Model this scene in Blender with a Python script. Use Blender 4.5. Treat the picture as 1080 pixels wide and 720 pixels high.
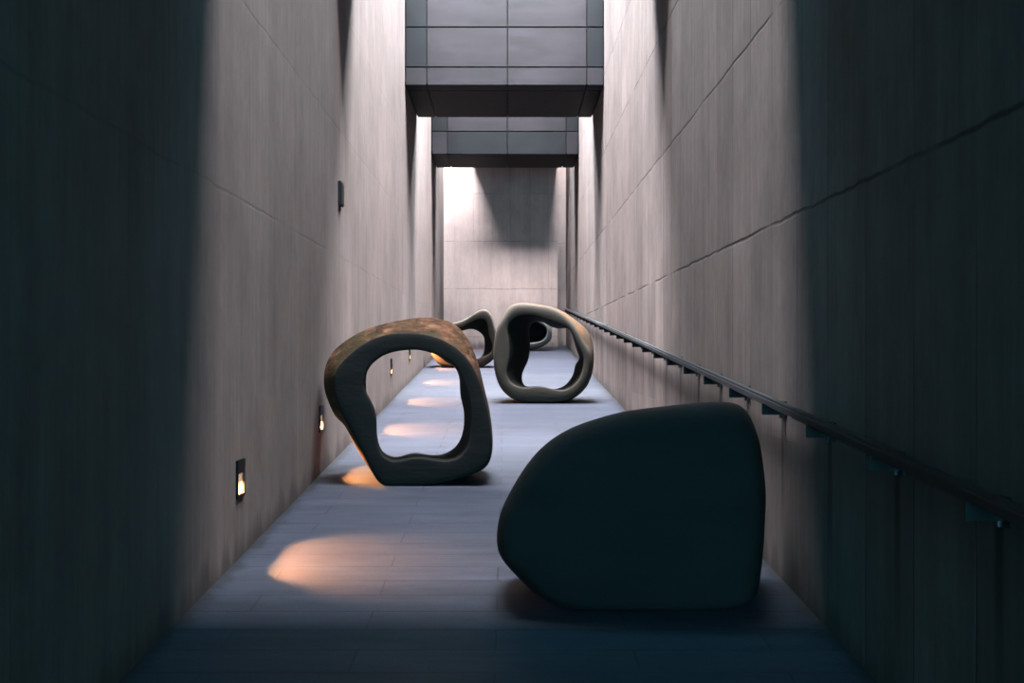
import bpy, bmesh, math, random
from mathutils import Vector, noise

sc = bpy.context.scene
for o in list(bpy.data.objects):
    bpy.data.objects.remove(o, do_unlink=True)

# ------------------------------------------------------------------ camera
F = 1000.0                     # focal length in pixels of the 1080 px frame
EYE = 1.6                      # eye height above the ramp below the camera
VX, HY = 534.5, 372.0          # vanishing point column, horizon row
SLOPE = 0.075                  # the ramp climbs away from the camera
cam_d = bpy.data.cameras.new('camera')
cam_d.sensor_width = 36.0
cam_d.lens = F / 1080 * 36.0
cam_d.shift_x = (540 - VX) / 1080
cam_d.shift_y = (HY - 360) / 1080
cam_d.clip_start = 0.05
cam_d.clip_end = 200
cam = bpy.data.objects.new('camera', cam_d)
sc.collection.objects.link(cam)
cam.location = (0, 0, EYE)
cam.rotation_euler = (math.pi / 2, 0, 0)
sc.camera = cam

# ------------------------------------------------------------------ view
sc.view_settings.view_transform = 'Standard'
sc.view_settings.look = 'None'
sc.view_settings.gamma = 1.0
sc.view_settings.use_curve_mapping = False
sc.view_settings.exposure = 0.0
sc.cycles.diffuse_bounces = 2
sc.cycles.max_bounces = 6

# ------------------------------------------------------------------ world: teal fill light added to lift the dark tones
world = bpy.data.worlds.new('teal_fill')
sc.world = world
world.use_nodes = True
wn = world.node_tree
bg = wn.nodes['Background']
bg.inputs['Color'].default_value = (0.14, 0.55, 0.72, 1)
bg.inputs['Strength'].default_value = 48.0

# ------------------------------------------------------------------ daylight falling down the open roof shafts
XL, XR = -1.55, 1.48
YN, YB = -8.0, 23.3            # near end left open to let the teal fill in, back wall
ZS = 5.66                      # underside of the overhead bridges
ZT = 8.0                       # top of the walls
ZR = 14.0                      # top of the added light-blocking masses above them
SKY_W = 1000.0                   # watts per square metre
# (start, end, height of the open roof, spread in degrees, strength)
SHAFTS = [(5.3, 6.5, 14, 150, 1.1), (10.3, 13.8, 14, 150, 1.15), (16.5, 19.3, 14, 150, 1.45), (21.1, 23.2, 14, 150, 0.9)]
for a, b, zt, spr, k in SHAFTS:
    ld = bpy.data.lights.new('daylight', 'AREA')
    ld.shape = 'RECTANGLE'
    ld.size = 8.0
    ld.size_y = b - a
    ld.energy = SKY_W * k * 8.0 * (b - a)
    ld.color = (1.0, 0.965, 0.96)
    ld.spread = math.radians(spr)
    lo = bpy.data.objects.new('daylight', ld)
    sc.collection.objects.link(lo)
    lo.location = ((XL + XR) / 2, (a + b) / 2, zt - 0.05)

# ------------------------------------------------------------------ helpers
C = sc.collection

def floor_z(y):
    return SLOPE * y

def link(name, bm, mats, parent=None, loc=(0, 0, 0), smooth=False):
    me = bpy.data.meshes.new(name)
    bmesh.ops.recalc_face_normals(bm, faces=bm.faces[:])
    bm.to_mesh(me)
    bm.free()
    for m in (mats if isinstance(mats, (list, tuple)) else [mats]):
        me.materials.append(m)
    if smooth:
        for p in me.polygons:
            p.use_smooth = True
    o = bpy.data.objects.new(name, me)
    C.objects.link(o)
    o.location = loc
    if parent is not None:
        o.parent = parent
    return o

def empty(name, loc, label, cat, group=None):
    o = bpy.data.objects.new(name, None)
    o.empty_display_size = 0.1
    C.objects.link(o)
    o.location = loc
    o['label'] = label
    o['category'] = cat
    if group:
        o['group'] = group
    return o

def add_box(bm, x0, x1, y0, y1, z0, z1, bev=0.0, mat=0, shear=0.0):
    """box; shear lifts its points by shear * y so that it follows the ramp"""
    t = bmesh.new()
    vs = [t.verts.new((x, y, z)) for x in (x0, x1) for y in (y0, y1) for z in (z0, z1)]
    for f in ((0, 1, 3, 2), (4, 6, 7, 5), (0, 4, 5, 1), (2, 3, 7, 6), (0, 2, 6, 4), (1, 5, 7, 3)):
        t.faces.new([vs[i] for i in f])
    if bev > 0:
        bmesh.ops.bevel(t, geom=t.edges[:], offset=bev, segments=2, affect='EDGES')
    m = {}
    for v in t.verts:
        m[v] = bm.verts.new((v.co.x, v.co.y, v.co.z + shear * v.co.y))
    for f in t.faces:
        nf = bm.faces.new([m[v] for v in f.verts])
        nf.material_index = mat
    t.free()

def add_tube(bm, pts, r, seg=14, cap=True):
    rings = []
    n = len(pts)
    for i, p in enumerate(pts):
        p = Vector(p)
        a = Vector(pts[max(i - 1, 0)])
        b = Vector(pts[min(i + 1, n - 1)])
        d = (b - a).normalized()
        up = Vector((0, 0, 1)) if abs(d.z) < 0.95 else Vector((1, 0, 0))
        s = d.cross(up).normalized()
        u = s.cross(d).normalized()
        rings.append([bm.verts.new(p + r * (math.cos(2 * math.pi * k / seg) * s + math.sin(2 * math.pi * k / seg) * u)) for k in range(seg)])
    for i in range(n - 1):
        for k in range(seg):
            bm.faces.new((rings[i][k], rings[i][(k + 1) % seg], rings[i + 1][(k + 1) % seg], rings[i + 1][k]))
    if cap:
        bm.faces.new(rings[0])
        bm.faces.new(list(reversed(rings[-1])))

# ------------------------------------------------------------------ node helpers
class N:
    def __init__(self, name):
        self.m = bpy.data.materials.new(name)
        self.m.use_nodes = True
        self.t = self.m.node_tree
        self.b = self.t.nodes['Principled BSDF']
    def new(self, t, **kw):
        n = self.t.nodes.new(t)
        for k, v in kw.items():
            setattr(n, k, v)
        return n
    def put(self, sock, v):
        if isinstance(v, bpy.types.NodeSocket):
            self.t.links.new(v, sock)
        else:
            sock.default_value = v
    def math(self, op, a, b=0.0, c=0.0, clamp=False):
        n = self.new('ShaderNodeMath', operation=op, use_clamp=clamp)
        self.put(n.inputs[0], a); self.put(n.inputs[1], b); self.put(n.inputs[2], c)
        return n.outputs[0]
    def smooth(self, v, a, b):
        n = self.new('ShaderNodeMapRange', interpolation_type='SMOOTHSTEP')
        self.put(n.inputs[0], v); n.inputs[1].default_value = a; n.inputs[2].default_value = b
        return n.outputs[0]
    def pos(self):
        g = self.new('ShaderNodeNewGeometry')
        s = self.new('ShaderNodeSeparateXYZ')
        self.t.links.new(g.outputs['Position'], s.inputs[0])
        return s.outputs
    def vec(self, x, y, z):
        n = self.new('ShaderNodeCombineXYZ')
        self.put(n.inputs[0], x); self.put(n.inputs[1], y); self.put(n.inputs[2], z)
        return n.outputs[0]
    def noise(self, v, scale=1.0, detail=4.0, rough=0.55):
        n = self.new('ShaderNodeTexNoise')
        self.put(n.inputs['Vector'], v)
        n.inputs['Scale'].default_value = scale
        n.inputs['Detail'].default_value = detail
        n.inputs['Roughness'].default_value = rough
        return n.outputs[0]
    def mix(self, f, a, b, mode='MIX'):
        n = self.new('ShaderNodeMix', data_type='RGBA', blend_type=mode)
        self.put(n.inputs[0], f); self.put(n.inputs[6], a); self.put(n.inputs[7], b)
        return n.outputs[2]
    def ramp(self, v, stops):
        n = self.new('ShaderNodeValToRGB')
        e = n.color_ramp.elements
        while len(e) < len(stops):
            e.new(0.5)
        for i, (p, c) in enumerate(stops):
            e[i].position = p
            e[i].color = (*c, 1)
        self.put(n.inputs[0], v)
        return n.outputs[0]
    def bump(self, h, strength=0.3, dist=0.01):
        n = self.new('ShaderNodeBump')
        n.inputs['Strength'].default_value = strength
        n.inputs['Distance'].default_value = dist
        self.put(n.inputs['Height'], h)
        self.put(self.b.inputs['Normal'], n.outputs[0])
    def out(self, col=None, rough=None, metal=None, spec=None):
        if col is not None: self.put(self.b.inputs['Base Color'], col)
        if rough is not None: self.put(self.b.inputs['Roughness'], rough)
        if metal is not None: self.put(self.b.inputs['Metallic'], metal)
        if spec is not None: self.put(self.b.inputs['Specular IOR Level'], spec)
        return self.m

def v4(*c):
    return (*c, 1.0)

# ------------------------------------------------------------------ materials
def concrete(name, axis, joint_z, joint_u, strength, streaks=False, light=1.0, rough_tone=1.0):
    """board-marked concrete: axis 'y' for side walls, 'x' for the back wall"""
    n = N(name)
    P = n.pos()
    u = P[1] if axis == 'y' else P[0]
    z = P[2]
    big = n.noise(n.vec(u, P[0] if axis == 'y' else P[1], z), 0.55, 5, 0.6)
    streak = n.noise(n.vec(n.math('MULTIPLY', u, 5.0), 3.0, n.math('MULTIPLY', z, 0.35)), 1.0, 5, 0.6)
    fine = n.noise(n.vec(n.math('MULTIPLY', u, 26.0), 7.0, n.math('MULTIPLY', z, 4.0)), 1.0, 4, 0.7)
    wob = n.noise(n.vec(n.math('MULTIPLY', u, 3.0), 1.0, n.math('MULTIPLY', z, 3.0)), 1.0, 3, 0.6)
    col = n.ramp(streak, [(0.28, (0.0505, 0.0397, 0.0384)), (0.5, (0.0720, 0.0562, 0.0546)), (0.72, (0.0881, 0.0697, 0.0674))])
    col = n.mix(0.55, col, n.ramp(big, [(0.3, (0.0532, 0.0423, 0.0410)), (0.7, (0.0881, 0.0697, 0.0674))]))
    col = n.mix(0.18, col, n.ramp(fine, [(0.3, (0.0402, 0.0319, 0.0313)), (0.7, (0.1010, 0.0814, 0.0788))]))
    # tone of each board
    bi = n.math('FLOOR', n.math('DIVIDE', n.math('SUBTRACT', u, joint_u), 0.46))
    row = n.math('FLOOR', n.math('DIVIDE', n.math('SUBTRACT', z, joint_z), 1.17))
    wn_ = n.new('ShaderNodeTexWhiteNoise', noise_dimensions='3D')
    n.put(wn_.inputs['Vector'], n.vec(bi, row, 2.0))
    tone = n.math('MULTIPLY_ADD', wn_.outputs[0], 0.22 * strength, 1.0 - 0.12 * strength)
    smear = n.noise(n.vec(n.math('MULTIPLY', u, 1.3), 9.0, n.math('MULTIPLY', z, 0.9)), 1.6, 7, 0.72)
    tone = n.math('MULTIPLY', tone, n.math('MULTIPLY_ADD', smear, 1.3 * rough_tone, 1.0 - 0.65 * rough_tone))
    run = n.noise(n.vec(n.math('MULTIPLY', u, 14.0), 2.0, n.math('MULTIPLY', z, 0.25)), 1.0, 4, 0.7)
    tone = n.math('MULTIPLY', tone, n.math('MULTIPLY_ADD', run, 0.7 * rough_tone, 1.0 - 0.35 * rough_tone))
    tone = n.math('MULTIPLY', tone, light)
    g = n.new('ShaderNodeCombineColor')
    for i in range(3):
        n.put(g.inputs[i], tone)
    col = n.mix(1.0, col, g.outputs[0], 'MULTIPLY')
    # lift joints
    wz = n.math('MULTIPLY_ADD', wob, 0.05, -0.025)
    fz = n.math('ABSOLUTE', n.math('SUBTRACT', n.math('FRACT', n.math('ADD', n.math('DIVIDE', n.math('ADD', n.math('SUBTRACT', z, joint_z), wz), 1.17), 0.5)), 0.5))
    hj = n.smooth(fz, 0.012, 0.003)
    hj = n.math('MULTIPLY', hj, n.smooth(z, 1.9, 2.0))
    hj = n.math('MULTIPLY', hj, n.smooth(n.noise(n.vec(n.math('MULTIPLY', u, 1.6), 5.0, z), 1.0, 3, 0.6), 0.36, 0.56))
    fu = n.math('ABSOLUTE', n.math('SUBTRACT', n.math('FRACT', n.math('ADD', n.math('DIVIDE', n.math('SUBTRACT', u, joint_u), 0.46), 0.5)), 0.5))
    vj = n.smooth(fu, 0.016, 0.004)
    vj = n.math('MULTIPLY', vj, n.smooth(n.noise(n.vec(n.math('MULTIPLY', bi, 7.3), n.math('MULTIPLY', z, 0.6), 1.0), 1.0, 2, 0.5), 0.45, 0.62))
    jm = n.math('MULTIPLY', n.math('MAXIMUM', hj, vj), 0.75 * strength, clamp=True)
    col = n.mix(jm, col, v4(0.0202, 0.0161, 0.0163))
    # damp foot of the wall
    hz = n.math('SUBTRACT', z, n.math('MULTIPLY', P[1], SLOPE))
    foot = n.smooth(n.math('ADD', hz, n.math('MULTIPLY', n.math('SUBTRACT', streak, 0.5), 0.5)), 0.16, -0.02)
    col = n.mix(n.math('MULTIPLY', foot, 0.6), col, v4(0.0202, 0.0161, 0.0157))
    if streaks:
        # rust and water runs below each rail bracket
        k = n.math('DIVIDE', n.math('SUBTRACT', n.math('ADD', u, n.math('MULTIPLY', wz, 0.3)), 4.34), 0.745)
        fr = n.math('ABSOLUTE', n.math('SUBTRACT', n.math('FRACT', n.math('ADD', k, 0.5)), 0.5))
        sm = n.smooth(fr, 0.055, 0.012)
        sm = n.math('MULTIPLY', sm, n.smooth(hz, 0.93, 0.90))
        sm = n.math('MULTIPLY', sm, n.smooth(n.math('ADD', hz, n.math('MULTIPLY', wob, 0.5)), 0.35, 1.1))
        col = n.mix(n.math('MULTIPLY', sm, 0.85), col, v4(0.0164, 0.0118, 0.0116))
        wide = n.math('MULTIPLY', n.smooth(fr, 0.3, 0.05), n.smooth(hz, 0.95, 0.6))
        col = n.mix(n.math('MULTIPLY', n.math('MULTIPLY', wide, streak), 0.35), col, v4(0.0331, 0.0247, 0.0233))
    h = n.math('SUBTRACT', n.math('ADD', n.math('MULTIPLY', fine, 0.25), n.math('MULTIPLY', streak, 0.5)), jm)
    n.bump(h, 0.35, 0.012)
    return n.out(col, 0.85, 0.0, 0.06)

M_right = concrete('board_marked_concrete', 'y', 2.31, 4.37, 1.15, True, rough_tone=0.85)
M_left = concrete('trowelled_concrete', 'y', 2.49, 0.2, 0.25, rough_tone=0.65)
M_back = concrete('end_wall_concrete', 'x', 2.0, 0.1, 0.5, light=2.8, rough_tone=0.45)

def paving():
    n = N('stone_paving')
    P = n.pos()
    br = n.new('ShaderNodeTexBrick', offset=0.5, offset_frequency=2, squash=1.0)
    n.put(br.inputs['Vector'], n.vec(n.math('ADD', P[0], 1.85), n.math('ADD', P[1], -4.12 + 0.24 * 20), 0.0))
    br.inputs['Scale'].default_value = 1.0
    br.inputs['Brick Width'].default_value = 1.2
    br.inputs['Row Height'].default_value = 0.24
    br.inputs['Mortar Size'].default_value = 0.005
    br.inputs['Mortar Smooth'].default_value = 0.2
    br.inputs['Bias'].default_value = 0.0
    br.inputs['Color1'].default_value = (0.0116, 0.0133, 0.0202, 1)
    br.inputs['Color2'].default_value = (0.0154, 0.0173, 0.0255, 1)
    br.inputs['Mortar'].default_value = (0.0020, 0.0022, 0.0024, 1)
    p = n.vec(P[0], P[1], 0.0)
    spk = n.noise(p, 75, 3, 0.7)
    blot = n.noise(n.vec(P[0], n.math('MULTIPLY', P[1], 2.0), 4.0), 1.7, 4, 0.6)
    col = n.mix(0.35, br.outputs[0], n.ramp(spk, [(0.35, (0.0070, 0.0081, 0.0121)), (0.65, (0.0218, 0.0243, 0.0354))]), 'MIX')
    col = n.mix(n.math('MULTIPLY', n.smooth(blot, 0.45, 0.75), 0.35), col, v4(0.0092, 0.0105, 0.0157))
    run = n.noise(n.vec(n.math('MULTIPLY', P[0], 1.2), n.math('MULTIPLY', P[1], 11.0), 6.0), 1.0, 5, 0.65)
    g = n.new('ShaderNodeCombineColor')
    tone = n.math('MULTIPLY_ADD', run, 1.3, 0.38)
    for i in range(3):
        n.put(g.inputs[i], tone)
    col = n.mix(1.0, col, g.outputs[0], 'MULTIPLY')
    # dirt gathered along the foot of the walls
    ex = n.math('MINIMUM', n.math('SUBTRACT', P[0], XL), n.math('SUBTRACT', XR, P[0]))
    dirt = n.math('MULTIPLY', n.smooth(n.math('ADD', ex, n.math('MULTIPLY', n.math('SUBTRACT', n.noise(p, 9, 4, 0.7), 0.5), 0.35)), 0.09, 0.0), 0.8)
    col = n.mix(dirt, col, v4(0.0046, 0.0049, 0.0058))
    # speckles of leaf litter beside the right wall
    lit = n.smooth(n.noise(p, 30, 3, 0.6), 0.62, 0.68)
    lit = n.math('MULTIPLY', lit, n.smooth(n.math('SUBTRACT', XR, P[0]), 0.25, 0.1))
    col = n.mix(lit, col, v4(0.0038, 0.0037, 0.0040))
    n.bump(n.math('ADD', n.math('MULTIPLY', spk, 0.3), n.math('MULTIPLY', br.outputs['Fac'], -1.0)), 0.4, 0.006)
    r = n.math('MULTIPLY_ADD', blot, 0.25, 0.42)
    return n.out(col, r, 0.0, 0.10)
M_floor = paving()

def soffit():
    n = N('ceiling_concrete')
    P = n.pos()
    t = n.noise(n.vec(P[0], P[1], P[2]), 2.0, 5, 0.6)
    return n.out(n.ramp(t, [(0.3, (0.0180, 0.0180, 0.0180)), (0.7, (0.0270, 0.0270, 0.0270))]), 0.9, 0.0, 0.05)
M_ceil = soffit()

def cladding():
    n = N('grey_metal_cladding')
    P = n.pos()
    oi = n.new('ShaderNodeObjectInfo')
    s = n.noise(n.vec(n.math('MULTIPLY', P[0], 1.2), n.math('MULTIPLY', P[1], 1.2), n.math('MULTIPLY', P[2], 7.0)), 1.0, 5, 0.6)
    b = n.noise(n.vec(P[0], P[1], P[2]), 1.4, 4, 0.6)
    col = n.ramp(s, [(0.3, (0.0045, 0.0039, 0.0055)), (0.55, (0.0068, 0.0058, 0.0084)), (0.75, (0.0097, 0.0081, 0.0117))])
    col = n.mix(n.math('MULTIPLY', n.smooth(b, 0.4, 0.7), 0.5), col, v4(0.0045, 0.0041, 0.0060))
    c = n.noise(n.vec(P[0], P[1], n.math('MULTIPLY', P[2], 3.0)), 3.0, 6, 0.7)
    g = n.new('ShaderNodeCombineColor')
    for i in range(3):
        n.put(g.inputs[i], n.math('MULTIPLY_ADD', c, 2.4, -0.2, clamp=True))
    col = n.mix(0.8, col, g.outputs[0], 'MULTIPLY')
    n.bump(s, 0.1, 0.01)
    return n.out(col, n.math('MULTIPLY_ADD', s, 0.2, 0.5), 0.0, 0.10)
M_clad = cladding()

def plain(name, c, rough=0.5, metal=0.0, var=0.25, scale=20.0, spec=0.12):
    n = N(name)
    tc = n.new('ShaderNodeTexCoord')
    t = n.noise(tc.outputs['Object'], scale, 4, 0.6)
    a = tuple(x * (1 - var) for x in c)
    b = tuple(min(1, x * (1 + var)) for x in c)
    return n.out(n.ramp(t, [(0.3, a), (0.7, b)]), n.math('MULTIPLY_ADD', t, 0.15, rough - 0.07), metal, spec)
M_clad_shade = plain('shade_painted_cladding', (0.0037, 0.0045, 0.0058), 0.6, 0.0, 0.2, 3.0, 0.06)  # darker copy of the cladding: sky reflection and soffit shade put into colour
M_joint = plain('dark_joint', (0.0026, 0.0028, 0.0031), 0.7)
M_steel = plain('dark_painted_steel', (0.0031, 0.0039, 0.0048), 0.6, 0.0)
M_rail = plain('worn_dark_rail_steel', (0.010, 0.0125, 0.015), 0.45, 0.1, spec=0.2)
M_black = plain('black_housing', (0.0017, 0.0019, 0.0023), 0.5, 0.2)
M_box = plain('dark_green_grey_box', (0.0039, 0.0048, 0.0048), 0.5, 0.1)

def lens_mat():
    n = N('glowing_lamp_glass')
    tc = n.new('ShaderNodeTexCoord')
    s = n.new('ShaderNodeSeparateXYZ')
    n.t.links.new(tc.outputs['Generated'], s.inputs[0])
    c = n.ramp(s.outputs[2], [(0.1, (1.0, 0.50, 0.24)), (0.85, (1.0, 0.86, 0.66))])
    n.put(n.b.inputs['Emission Color'], c)
    n.b.inputs['Emission Strength'].default_value = 40.0
    return n.out(v4(0.3, 0.28, 0.25), 0.4)
M_lens = lens_mat()
M_liner = plain('satin_metal_liner', (0.05, 0.045, 0.04), 0.5, 0.0, 0.1)

def wood(name, stops, grain=(3.0, 14.0, 3.0), rough=0.65, bump=0.5, scale=1.0, spec=0.3, blotch=None):
    n = N(name)
    tc = n.new('ShaderNodeTexCoord')
    mp = n.new('ShaderNodeMapping')
    n.t.links.new(tc.outputs['Object'], mp.inputs[0])
    mp.inputs['Scale'].default_value = grain
    a = n.noise(mp.outputs[0], scale, 6, 0.65)
    b = n.noise(tc.outputs['Object'], 2.2, 3, 0.5)
    f = n.math('ADD', n.math('MULTIPLY', a, 0.75), n.math('MULTIPLY', b, 0.25))
    col = n.ramp(f, stops)
    if blotch:
        m = n.smooth(n.noise(tc.outputs['Object'], 3.1, 4, 0.6), 0.42, 0.62)
        col = n.mix(n.math('MULTIPLY', m, 0.85), col, v4(*blotch))
    fine = n.noise(mp.outputs[0], 9.0 * scale, 4, 0.7)
    n.bump(n.math('ADD', a, n.math('MULTIPLY', fine, 0.35)), bump, 0.02)
    return n.out(col, rough, 0.0, spec)

M_bark = wood('weathered_brown_wood', [(0.38, (0.0037, 0.0024, 0.0019)), (0.46, (0.0184, 0.0086, 0.0049)), (0.53, (0.0521, 0.0208, 0.0110)), (0.62, (0.0918, 0.0459, 0.0275))],
              (5.0, 4.0, 9.0), 0.8, 0.9, 1.6, spec=0.06, blotch=(0.0171, 0.0122, 0.0055))
M_char = wood('charred_blue_black_wood', [(0.3, (0.0055, 0.0054, 0.0056)), (0.7, (0.0090, 0.0088, 0.0090))], (2.0, 2.0, 9.0), 0.9, 0.3, spec=0.04)
M_grey = wood('smooth_grey_stone', [(0.3, (0.0228, 0.0190, 0.0159)), (0.7, (0.0361, 0.0301, 0.0257))], (2.0, 2.0, 6.0), 0.85, 0.2, spec=0.12, blotch=(0.0266, 0.0218, 0.0186))
M_ochre = wood('ochre_skin', [(0.38, (0.0144, 0.0101, 0.0065)), (0.6, (0.0792, 0.0324, 0.0101))], (4, 8, 5), 0.8, 0.4, blotch=(0.0252, 0.0216, 0.0173), spec=0.15)
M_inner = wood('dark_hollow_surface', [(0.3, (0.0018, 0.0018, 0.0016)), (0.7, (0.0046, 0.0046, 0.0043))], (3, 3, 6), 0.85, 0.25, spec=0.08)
M_pale = wood('pale_stone', [(0.3, (0.1355, 0.1243, 0.1203)), (0.7, (0.1807, 0.1657, 0.1619))], (2, 2, 3), 0.7, 0.2)

# ------------------------------------------------------------------ structure: floor, walls, ceilings
def struct(name, bm, mat):
    o = link(name, bm, mat)
    o['kind'] = 'structure'
    return o

bm = bmesh.new()
add_box(bm, XL - 0.35, XR + 0.35, YN, YB + 1.0, -0.4, 0.0, shear=SLOPE)
struct('floor', bm, M_floor)

def side_wall(name, x0, x1, mat):
    bm = bmesh.new()
    add_box(bm, x0, x1, YN, YB + 1.0, -1.5, ZT)
    return struct(name, bm, mat)
LAMP_Y = [5.5 + 2.4 * k for k in range(8)]
LAMP_H = 0.385                 # height of the step lights' origin above the ramp
R_W, R_Z0, R_Z1, R_D = 0.061, -0.015, 0.107, 0.08
bm = bmesh.new()
ya = YN
for y in LAMP_Y:
    z = floor_z(y) + LAMP_H
    add_box(bm, XL - 0.35, XL, ya, y - R_W, -1.5, ZT)
    add_box(bm, XL - 0.35, XL, y - R_W, y + R_W, -1.5, z + R_Z0)
    add_box(bm, XL - 0.35, XL, y - R_W, y + R_W, z + R_Z1, ZT)
    add_box(bm, XL - 0.35, XL - R_D, y - R_W, y + R_W, z + R_Z0, z + R_Z1)
    ya = y + R_W
add_box(bm, XL - 0.35, XL, ya, YB + 1.0, -1.5, ZT)
bmesh.ops.remove_doubles(bm, verts=bm.verts[:], dist=1e-5)
struct('wall_left', bm, M_left)
side_wall('wall_right', XR, XR + 0.35, M_right)

# end wall with a narrow slot at its right
SLOT = 1.245
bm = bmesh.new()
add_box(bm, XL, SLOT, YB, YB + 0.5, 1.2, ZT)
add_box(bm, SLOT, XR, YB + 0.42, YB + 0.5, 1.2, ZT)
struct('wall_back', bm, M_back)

# low roof over the near end, a deep bridge further on (both above the frame)
bm = bmesh.new()
add_box(bm, XL, XR, YN, 5.2, ZS, ZT)
struct('ceiling', bm, M_ceil)
bm = bmesh.new()
add_box(bm, XL, XR, 8.4, 9.7, ZS, ZT)
struct('ceiling', bm, M_ceil)
# unseen masses added on the wall tops to confine daylight to the shafts
def light_block(y0, y1, top=ZR):
    bm = bmesh.new()
    add_box(bm, -5.0, 5.0, y0, y1, ZT, top)
    struct('ceiling', bm, M_ceil)
light_block(YN, 5.2)
light_block(8.4, 9.7)
light_block(14.43, 16.32)
light_block(19.43, 20.77, 8.6)
light_block(YB, YB + 1.0)
# unseen block added to cast the shadow on the end wall
bm = bmesh.new()
add_box(bm, -0.85, SLOT, 22.1, YB, 6.3, 7.2)
struct('ceiling', bm, M_ceil)

# ------------------------------------------------------------------ the two clad bridges
def bridge(y0, y1, xs, zrows, ys, label, dark_edges=True):
    """core box with flat metal panels on front, soffit and rear, joints left open between them"""
    t = empty('overhead_bridge', ((XL + XR) / 2, y0, ZS), label, 'bridge', None)
    ox, oy, oz = (XL + XR) / 2, y0, ZS
    bm = bmesh.new()
    add_box(bm, XL - ox + 0.002, XR - ox - 0.002, 0.03, y1 - y0 - 0.03, 0.03, ZT - oz - 0.005)
    link('core', bm, M_joint, t)
    g = 0.009
    def panels(name, face):
        bm = bmesh.new()
        for i in range(len(xs) - 1):
            xa, xb = xs[i] - ox + g, xs[i + 1] - ox - g
            if face == 'soffit':
                for j in range(len(ys) - 1):
                    add_box(bm, xa, xb, ys[j] - oy + g, ys[j + 1] - oy - g, 0.0, 0.035, 0.003)
            else:
                for j in range(len(zrows) - 1):
                    za, zb = zrows[j] - oz + g, zrows[j + 1] - oz - g
                    if face == 'front':
                        edge = i in (0, len(xs) - 2)
                        add_box(bm, xa, xb, 0.0, 0.035, za, zb, 0.003, mat=int(edge == (dark_edges if j == 0 else True)) if (j > 0 or not dark_edges) else 0)  # uneven sky reflection painted as darker panels
                    else:
                        add_box(bm, xa, xb, y1 - oy - 0.035, y1 - oy, za, zb, 0.003)
        return link(name, bm, [M_clad_shade, M_clad_shade] if face == 'soffit' else [M_clad, M_clad_shade], t)  # soffit shade painted by the darker colour
    panels('front_cladding', 'front')
    panels('soffit_cladding', 'soffit')
    panels('rear_cladding', 'rear')
    return t

z1 = EYE + (HY - 70.8) * 14.4 / F
z2 = EYE + (HY - 28.6) * 14.4 / F
bridge(14.4, 16.35, [XL + 0.012, -1.215, 0.01, 1.215, XR - 0.012],
       [ZS, z1, z2, z2 + 0.61, z2 + 1.22, ZT - 0.005],
       [14.4, 14.7, 16.35], 'nearer grey panel-clad bridge spanning between the concrete walls at the top of the photo')
z3 = EYE + (HY - 138.5) * 19.4 / F
bridge(19.4, 20.8, [XL + 0.012, -1.215, 0.01, 1.215, XR - 0.012],
       [ZS, z3] + [z3 + 0.61 * k for k in range(1, 3)] + [ZT - 0.005],
       [19.4, 20.8], 'farther lower-looking grey panel-clad bridge seen beneath the nearer bridge', False)

# ------------------------------------------------------------------ handrail on the right wall
RX = 1.385
def rail():
    y0, y1 = 1.9, 22.35
    t = empty('handrail', (RX, y0, floor_z(y0)), 'long dark steel handrail climbing along the right concrete wall', 'handrail')
    bm = bmesh.new()
    L = y1 - y0
    # flat-sided tube with rounded edges following the ramp, turned back to the wall at its far end
    add_box(bm, -0.026, 0.026, 0, L, 0.945, 0.992, 0.012, shear=SLOPE)
    add_box(bm, -0.026, XR - RX, L - 0.05, L, 0.945, 0.992, 0.012, shear=SLOPE)
    link('rail', bm, M_rail, t)
    k = 0
    yb = 4.30 - 0.745 * 3
    while yb < y1 - 0.1:
        bm = bmesh.new()
        yy = yb - y0
        zz = SLOPE * yy
        add_box(bm, -0.028, XR - RX, yy - 0.005, yy + 0.005, zz + 0.893, zz + 0.95, 0.0015)
        add_box(bm, XR - RX - 0.008, XR - RX, yy - 0.035, yy + 0.035, zz + 0.875, zz + 0.965, 0.002)
        br = link('bracket', bm, M_steel, t)
        bm = bmesh.new()
        add_tube(bm, [(XR - RX - 0.022, yy + 0.0, zz + 0.875), (XR - RX - 0.022, yy + 0.0, zz + 0.893)], 0.009, 8)
        link('bolt', bm, M_rail, br)
        yb += 0.745
        k += 1
rail()

# ------------------------------------------------------------------ step lights on the left wall
LAMP_LABELS = [
    'lit step light low on left wall nearest the camera, clear of any sculpture',
    'lit step light low on left wall just left of the big brown ring sculpture',
    'step light hidden behind the left limb of the brown ring sculpture',
    'small step light on left wall, nearer of two seen through the brown ring',
    'tiny step light on left wall, farther of two seen through the brown ring',
    'sixth step light from the camera on left wall, casting amber light before small grey ring',
    'seventh step light from the camera on left wall, behind the sculptures',
    'farthest step light on left wall beside the end wall',
]
lamp_protos = None
def spot(parent):
    ld = bpy.data.lights.new('lamp_light', 'SPOT')
    ld.energy = 900.0
    ld.color = (1.0, 0.42, 0.14)
    ld.spot_size = math.radians(92)
    ld.spot_blend = 0.75
    ld.shadow_soft_size = 0.012
    lo = bpy.data.objects.new('lamp_light', ld)
    C.objects.link(lo)
    lo.parent = parent
    lo.location = (-0.05, 0, 0.082)
    lo.rotation_euler = Vector((0.60, 0, -0.80)).to_track_quat('-Z', 'Y').to_euler()

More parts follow.
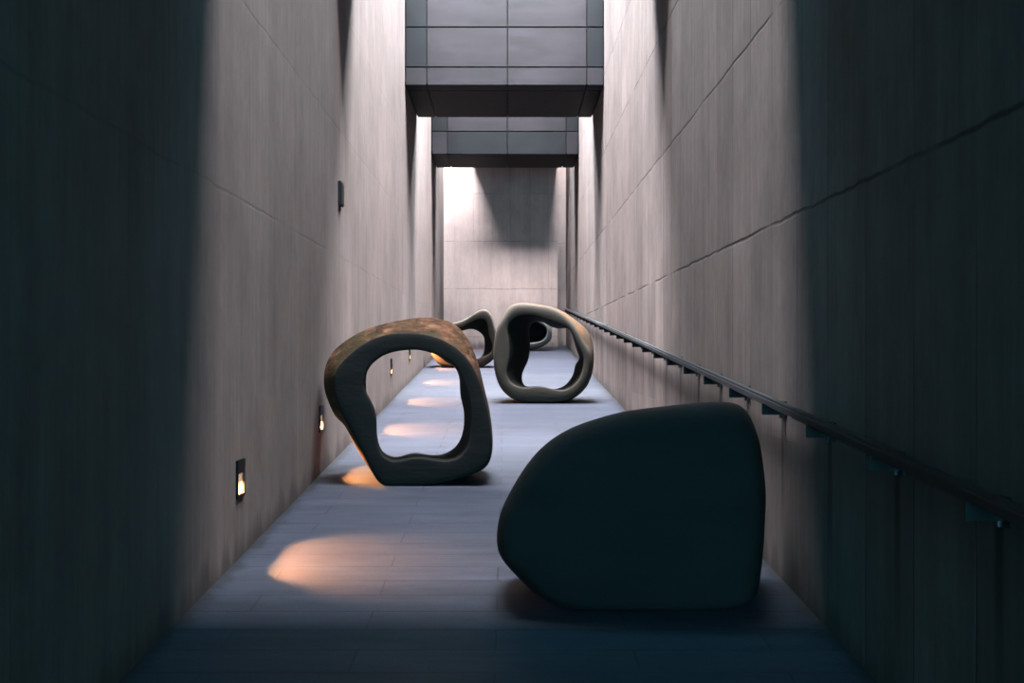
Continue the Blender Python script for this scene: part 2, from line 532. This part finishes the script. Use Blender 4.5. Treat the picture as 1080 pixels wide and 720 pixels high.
for k, y in enumerate(LAMP_Y):
    z = floor_z(y) + LAMP_H
    t = empty('step_light', (XL, y, z), LAMP_LABELS[k], 'wall light', 'step lights along the left wall')
    if lamp_protos is None:
        parts = []
        bm = bmesh.new()
        w, h0, h1, d = 0.078, -0.035, 0.185, 0.012
        add_box(bm, 0, d, -w, -R_W + 0.001, h0, h1, 0.0015)             # face frame
        add_box(bm, 0, d, R_W - 0.001, w, h0, h1, 0.0015)
        add_box(bm, 0, d, -w, w, h0, R_Z0 + 0.001, 0.0015)
        add_box(bm, 0, d, -w, w, R_Z1 - 0.001, h1, 0.0015)              # solid head
        parts.append(link('housing', bm, M_black, t))
        bm = bmesh.new()                                                # sheet liner of the recess
        e = 0.0025
        add_box(bm, -R_D + 0.001, 0, -R_W, -R_W + e, R_Z0, R_Z1)
        add_box(bm, -R_D + 0.001, 0, R_W - e, R_W, R_Z0, R_Z1)
        add_box(bm, -R_D + 0.001, 0, -R_W + e, R_W - e, R_Z0, R_Z0 + e)
        add_box(bm, -R_D + 0.001, 0, -R_W + e, R_W - e, R_Z1 - e, R_Z1)
        parts.append(link('recess_liner', bm, M_liner, t))
        bm = bmesh.new()
        add_box(bm, -R_D + 0.001, -R_D + 0.012, -R_W + e, R_W - e, R_Z0 + e, R_Z1 - e, 0.001)
        parts.append(link('lamp_glass', bm, M_lens, t))
        lamp_protos = parts
    else:
        for p in lamp_protos:
            c = p.copy()
            C.objects.link(c)
            c.parent = t
    spot(t)

# ------------------------------------------------------------------ small box higher on the left wall
t = empty('wall_box', (XL, 8.78, EYE + 1.36), 'small dark box fixed high on the left concrete wall', 'wall fixture')
bm = bmesh.new()
add_box(bm, 0, 0.028, -0.08, 0.08, 0, 0.22, 0.004)
link('case', bm, M_box, t)
bm = bmesh.new()
add_box(bm, 0.028, 0.032, -0.068, 0.068, 0.012, 0.208, 0.002)
link('cover', bm, M_box, t)
bm = bmesh.new()
add_tube(bm, [(0.012, -0.03, 0.0), (0.012, -0.03, -0.05)], 0.007, 8)
link('cable_gland', bm, M_black, t)

# ------------------------------------------------------------------ sculptures
def closed_spline(pts, n=8):
    out = []
    m = len(pts)
    for i in range(m):
        p0, p1, p2, p3 = (Vector(pts[(i + j - 1) % m]) for j in range(4))
        for k in range(n):
            t = k / n
            out.append(0.5 * ((2 * p1) + (-p0 + p2) * t + (2 * p0 - 5 * p1 + 4 * p2 - p3) * t * t + (-p0 + 3 * p1 - 3 * p2 + p3) * t ** 3))
    return out

def radial(pts, centre, count):
    """radius of a closed outline at evenly spaced angles about a centre"""
    sp = closed_spline(pts)
    c = Vector(centre)
    res = []
    for k in range(count):
        a = 2 * math.pi * k / count
        d = Vector((math.cos(a), math.sin(a)))
        best = None
        for i in range(len(sp)):
            p, q = sp[i] - c, sp[(i + 1) % len(sp)] - c
            e = q - p
            den = d.x * e.y - d.y * e.x
            if abs(den) < 1e-12:
                continue
            t = (p.x * e.y - p.y * e.x) / den
            s = (p.x * d.y - p.y * d.x) / den
            if t > 0 and -1e-6 <= s <= 1 + 1e-6:
                if best is None or t > best:
                    best = t
        res.append(best if best is not None else res[-1])
    return res

def crop_pts(pts, ox, oy, s):
    return [(ox + x / s, oy + y / s) for x, y in pts]

def outline(px, y):
    """profile (photo measurement) to metres at its own distance y"""
    return [((a - VX) * y / F, EYE + (HY - b) * y / F) for a, b in px]

def scaled(pts, c, k, dx=0.0, dz=0.0):
    return [(c[0] + (x - c[0]) * k + dx, c[1] + (z - c[1]) * k + dz) for x, z in pts]

def sculpture(loops, centre, base, mats, zones, name, parent, count=72, closed=True, levels=2, crease=()):
    """loops: (outline in metres, distance) around the ring's cross-section; zones: material slot of the band after each loop"""
    bm = bmesh.new()
    R = []
    for pts, y in loops:
        rr = radial(pts, centre, count)
        ring = []
        for k, r in enumerate(rr):
            a = 2 * math.pi * k / count
            x = centre[0] + math.cos(a) * r
            z = centre[1] + math.sin(a) * r
            z = max(z, floor_z(y) + 0.002)
            ring.append(bm.verts.new((x - base[0], y - base[1], z - base[2])))
        R.append(ring)
    m = len(R)
    for i in range(m if closed else m - 1):
        A, B = R[i], R[(i + 1) % m]
        for k in range(count):
            f = bm.faces.new((A[k], A[(k + 1) % count], B[(k + 1) % count], B[k]))
            f.material_index = zones[i]
    if not closed:
        for ring, y, slot in ((R[0], loops[0][1], zones[0]), (R[-1], loops[-1][1], zones[m - 2])):
            cv = bm.verts.new((centre[0] - base[0], y - base[1], centre[1] - base[2]))
            for k in range(count):
                f = bm.faces.new((ring[k], ring[(k + 1) % count], cv))
                f.material_index = slot
    cl = bm.edges.layers.float.new('crease_edge')
    for i, c in crease:
        for k in range(count):
            e = bm.edges.get((R[i][k], R[i][(k + 1) % count]))
            if e: e[cl] = c
    o = link(name, bm, mats, parent, smooth=True)
    sd = o.modifiers.new('smooth', 'SUBSURF')
    sd.levels = levels
    sd.render_levels = levels
    return o

# --- brown ring, second from the camera
O1 = [(60,260),(66,225),(80,190),(110,152),(160,115),(220,86),(300,62),(360,50),(400,42),(440,40),(480,43),(520,52),(555,70),(590,108),(620,170),(640,230),(658,310),(675,380),(685,460),(686,530),(670,590),(620,617),(540,640),(430,655),(330,662),(285,655),(240,608),(205,560),(180,520),(140,440),(107,417),(80,360),(62,310)]
FO1 = [(108,290),(118,240),(150,200),(195,160),(240,132),(300,112),(360,107),(430,110),(500,130),(560,167),(605,217),(640,292),(662,372),(678,460),(681,530),(664,585),(618,615),(500,648),(400,658),(290,660),(245,605),(217,545),(190,492),(158,435),(125,370)]
FI1 = [(218,290),(228,240),(258,205),(300,180),(370,166),(430,168),(490,188),(550,225),(585,295),(603,360),(606,440),(597,510),(565,558),(510,572),(450,562),(400,559),(340,572),(305,566),(275,537),(262,480),(258,400),(238,350),(222,320)]
IM1 = [(216,290),(226,238),(256,203),(300,176),(370,163),(430,166),(485,185),(512,214),(545,230),(560,270),(562,330),(576,400),(570,470),(545,518),(500,545),(450,548),(395,540),(335,556),(300,548),(275,527),(262,480),(256,400),(236,350),(219,320)]
y_f, y_m, y_b = 7.42, 7.78, 8.12
pf = lambda pts, y: outline(crop_pts(pts, 320, 320, 3.427), y)
c1 = outline([(320 + 400 / 3.427, 320 + 365 / 3.427)], 7.6)[0]
base1 = (c1[0], 7.7, floor_z(7.7))
t = empty('ring_sculpture', base1, 'large brown ring sculpture with dark flat face standing left of centre', 'sculpture')
o_mid = pf(O1, y_m)
loops = [(pf(FI1, y_f), y_f), (scaled(pf(FI1, y_f), c1, 1.03), y_f - 0.004), (scaled(pf(FO1, y_f), c1, 0.985), y_f - 0.002), (pf(FO1, y_f), y_f + 0.012),
         (scaled(pf(FO1, y_f), c1, 0.55 * 0 + 1.0), y_f + 0.05) if False else ([(0.45 * a + 0.55 * b, 0.45 * c + 0.55 * d) for (a, c), (b, d) in zip(closed_spline(pf(FO1, y_f), 1), closed_spline(pf(FO1, y_f), 1))], y_f + 0.04),
         (o_mid, y_m), (scaled(o_mid, c1, 0.96), y_m + 0.2), (scaled(o_mid, c1, 0.90), y_b),
         (scaled(pf(IM1, y_m), c1, 1.12), y_b), (scaled(pf(IM1, y_m), c1, 1.03), y_m + 0.18), (pf(IM1, y_m), y_m), (scaled(pf(FI1, y_f), c1, 0.985), y_f + 0.08)]
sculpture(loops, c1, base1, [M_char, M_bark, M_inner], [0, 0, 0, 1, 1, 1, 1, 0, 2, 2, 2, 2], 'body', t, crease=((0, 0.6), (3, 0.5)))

# --- grey ring in the middle distance
S2 = 5.145
O2 = [(330,230),(350,190),(380,135),(400,110),(425,101),(480,97),(560,107),(630,120),(700,150),(760,190),(810,230),(840,272),(855,330),(860,400),(850,480),(822,550),(775,600),(720,630),(640,640),(540,640),(440,632),(385,602),(342,550),(316,470),(309,380),(315,290)]
FO2 = [(330,235),(352,192),(385,140),(410,115),(430,106),(480,103),(560,113),(625,126),(685,158),(730,200),(768,250),(800,310),(832,360),(842,420),(836,480),(812,545),(770,595),(715,626),(640,638),(540,638),(442,630),(388,600),(346,550),(320,470),(312,380),(318,295)]
FI2 = [(384,250),(388,215),(410,185),(450,166),(520,163),(580,180),(640,200),(700,225),(735,260),(755,300),(780,350),(800,400),(796,460),(778,510),(735,555),(690,573),(640,568),(590,556),(540,552),(495,560),(440,552),(400,525),(380,475),(388,430),(396,380),(394,310)]
IB2 = [(505,260),(515,215),(545,204),(580,205),(620,228),(660,240),(722,240),(742,290),(758,345),(775,402),(755,430),(740,490),(698,545),(640,566),(590,554),(545,550),(490,552),(470,530),(468,480),(500,410),(510,330)]
yf, ym, yb2 = 12.45, 12.75, 13.0
p2 = lambda pts, y: outline(crop_pts(pts, 460, 300, S2), y)
c2 = outline([(460 + 610 / S2, 300 + 380 / S2)], 12.6)[0]
base2 = (c2[0], 12.7, floor_z(12.7))
t = empty('ring_sculpture', base2, 'upright grey ring sculpture right of centre, ochre patch on its right edge', 'sculpture')
om = p2(O2, ym)
loops = [(p2(FI2, yf), yf), (scaled(p2(FI2, yf), c2, 1.05), yf - 0.008), (scaled(p2(FO2, yf), c2, 0.96), yf - 0.006), (p2(FO2, yf), yf + 0.02),
         (om, ym - 0.05), (scaled(om, c2, 0.98), ym + 0.1), (scaled(om, c2, 0.90), yb2),
         (scaled(p2(IB2, yb2), c2, 1.08), yb2 + 0.02), (p2(IB2, yb2), yb2 - 0.06), ([(x, z) for x, z in p2(IB2, ym)], ym + 0.02)]
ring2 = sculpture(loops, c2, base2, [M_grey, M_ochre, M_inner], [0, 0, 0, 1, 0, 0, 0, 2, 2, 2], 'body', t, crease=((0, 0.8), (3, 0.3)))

# --- small grey ring behind, partly hidden
S3 = 8.0
O3 = [(330,235),(390,215),(450,180),(510,142),(550,125),(585,126),(615,150),(636,190),(655,260),(668,310),(680,400),(672,480),(650,545),(600,590),(560,610),(500,622),(400,626),(280,618),(190,600),(150,560),(110,500),(100,430),(120,350),(170,290),(240,250)]
FI3 = [(370,285),(420,255),(480,222),(530,206),(565,210),(592,240),(600,300),(610,360),(632,420),(632,470),(610,505),(560,528),(500,548),(400,555),(300,550),(240,520),(205,460),(210,400),(250,340),(310,305)]
IB3 = [(385,310),(440,296),(490,302),(530,325),(560,360),(568,410),(565,470),(550,520),(520,540),(460,552),(400,556),(300,552),(245,520),(212,460),(216,400),(255,345),(315,318)]
p3 = lambda pts, y: outline(crop_pts(pts, 440, 310, S3), y)
yf, ym, yb3 = 17.6, 17.85, 18.1
c3 = outline([(440 + 410 / S3, 310 + 420 / S3)], 17.8)[0]
base3 = (c3[0], 17.85, floor_z(17.85))
t = empty('ring_sculpture', base3, 'small-looking grey ring sculpture half hidden between the brown ring and the upright grey ring', 'sculpture')
om = p3(O3, ym)
of = scaled(p3(O3, yf), c3, 0.985)
loops = [(p3(FI3, yf), yf), (scaled(p3(FI3, yf), c3, 1.05), yf - 0.006), (scaled(of, c3, 0.97), yf - 0.004), (of, yf + 0.02),
         (om, ym), (scaled(om, c3, 0.92), yb3), (scaled(p3(IB3, yb3), c3, 1.05), yb3 + 0.01), (p3(IB3, yb3), yb3 - 0.05), (p3(IB3, ym), ym)]
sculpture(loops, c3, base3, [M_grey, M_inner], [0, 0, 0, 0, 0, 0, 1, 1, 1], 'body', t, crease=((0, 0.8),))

# --- pale hollow boulder at the far end
y4 = 22.2
O4 = [(583,350),(582,358),(576,364),(566,368.5),(552,369.3),(540,368.5),(531,364),(527,356),(526,348),(529,340),(536,333),(546,329),(558,327.5),(570,331),(579,339)]
I4 = [(576.5,350),(574.5,356),(569,360),(560,361.3),(550,361.5),(541,359),(536,353),(535,347),(538,341),(545,336.5),(554,335.5),(563,338),(571,342),(575.5,346)]
c4 = outline([(555, 349)], y4)[0]
base4 = (c4[0], y4, floor_z(y4))
t = empty('hollow_boulder_sculpture', base4, 'pale rounded boulder with dark hollow at the far end, seen through the upright grey ring', 'sculpture')
p4 = lambda pts, y: outline(pts, y)
loops = [(scaled(p4(I4, y4), c4, 0.5), y4 + 0.1), (scaled(p4(I4, y4), c4, 0.93), y4), (p4(I4, y4), y4 - 0.3), (scaled(p4(I4, y4 - .25), c4, 1.04), y4 - 0.33), (scaled(p4(O4, y4), c4, 0.93), y4 - 0.3),
         (p4(O4, y4), y4), (scaled(p4(O4, y4), c4, 0.9), y4 + 0.25), (scaled(p4(O4, y4), c4, 0.45), y4 + 0.38)]
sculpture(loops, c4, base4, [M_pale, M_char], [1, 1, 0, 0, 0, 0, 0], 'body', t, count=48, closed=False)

# --- big dark boulder in the foreground
OB = [(52,370),(56,335),(62,310),(78,278),(110,222),(150,170),(200,130),(260,102),(350,76),(430,65),(500,57),(560,52),(600,51),(633,56),(650,72),(665,105),(680,150),(688,210),(694,270),(692,330),(688,400),(684,440),(678,490),(670,525),(657,541),(620,556),(500,566),(350,566),(220,556),(157,520),(125,492),(95,462),(65,430),(53,405)]
SB = 2.25
yb = 4.86
pb = lambda pts, y: outline(crop_pts(pts, 500, 400, SB), y)
cb = outline([(500 + 400 / SB, 400 + 320 / SB)], yb)[0]
baseb = (cb[0], yb, floor_z(yb))
t = empty('boulder_sculpture', baseb, 'massive near-black boulder sculpture with rounded shoulder in the right foreground', 'sculpture')
ob = pb(OB, yb)
loops = [(scaled(pb(OB, yb + dy), cb, k), yb + dy) for k, dy in
         ((0.5, -0.345), (0.87, -0.33), (0.965, -0.28), (0.995, -0.17), (1.0, 0.02), (0.965, 0.17), (0.86, 0.30), (0.58, 0.38))]
sculpture(loops, cb, baseb, [M_char], [0] * 8, 'body', t, closed=False)
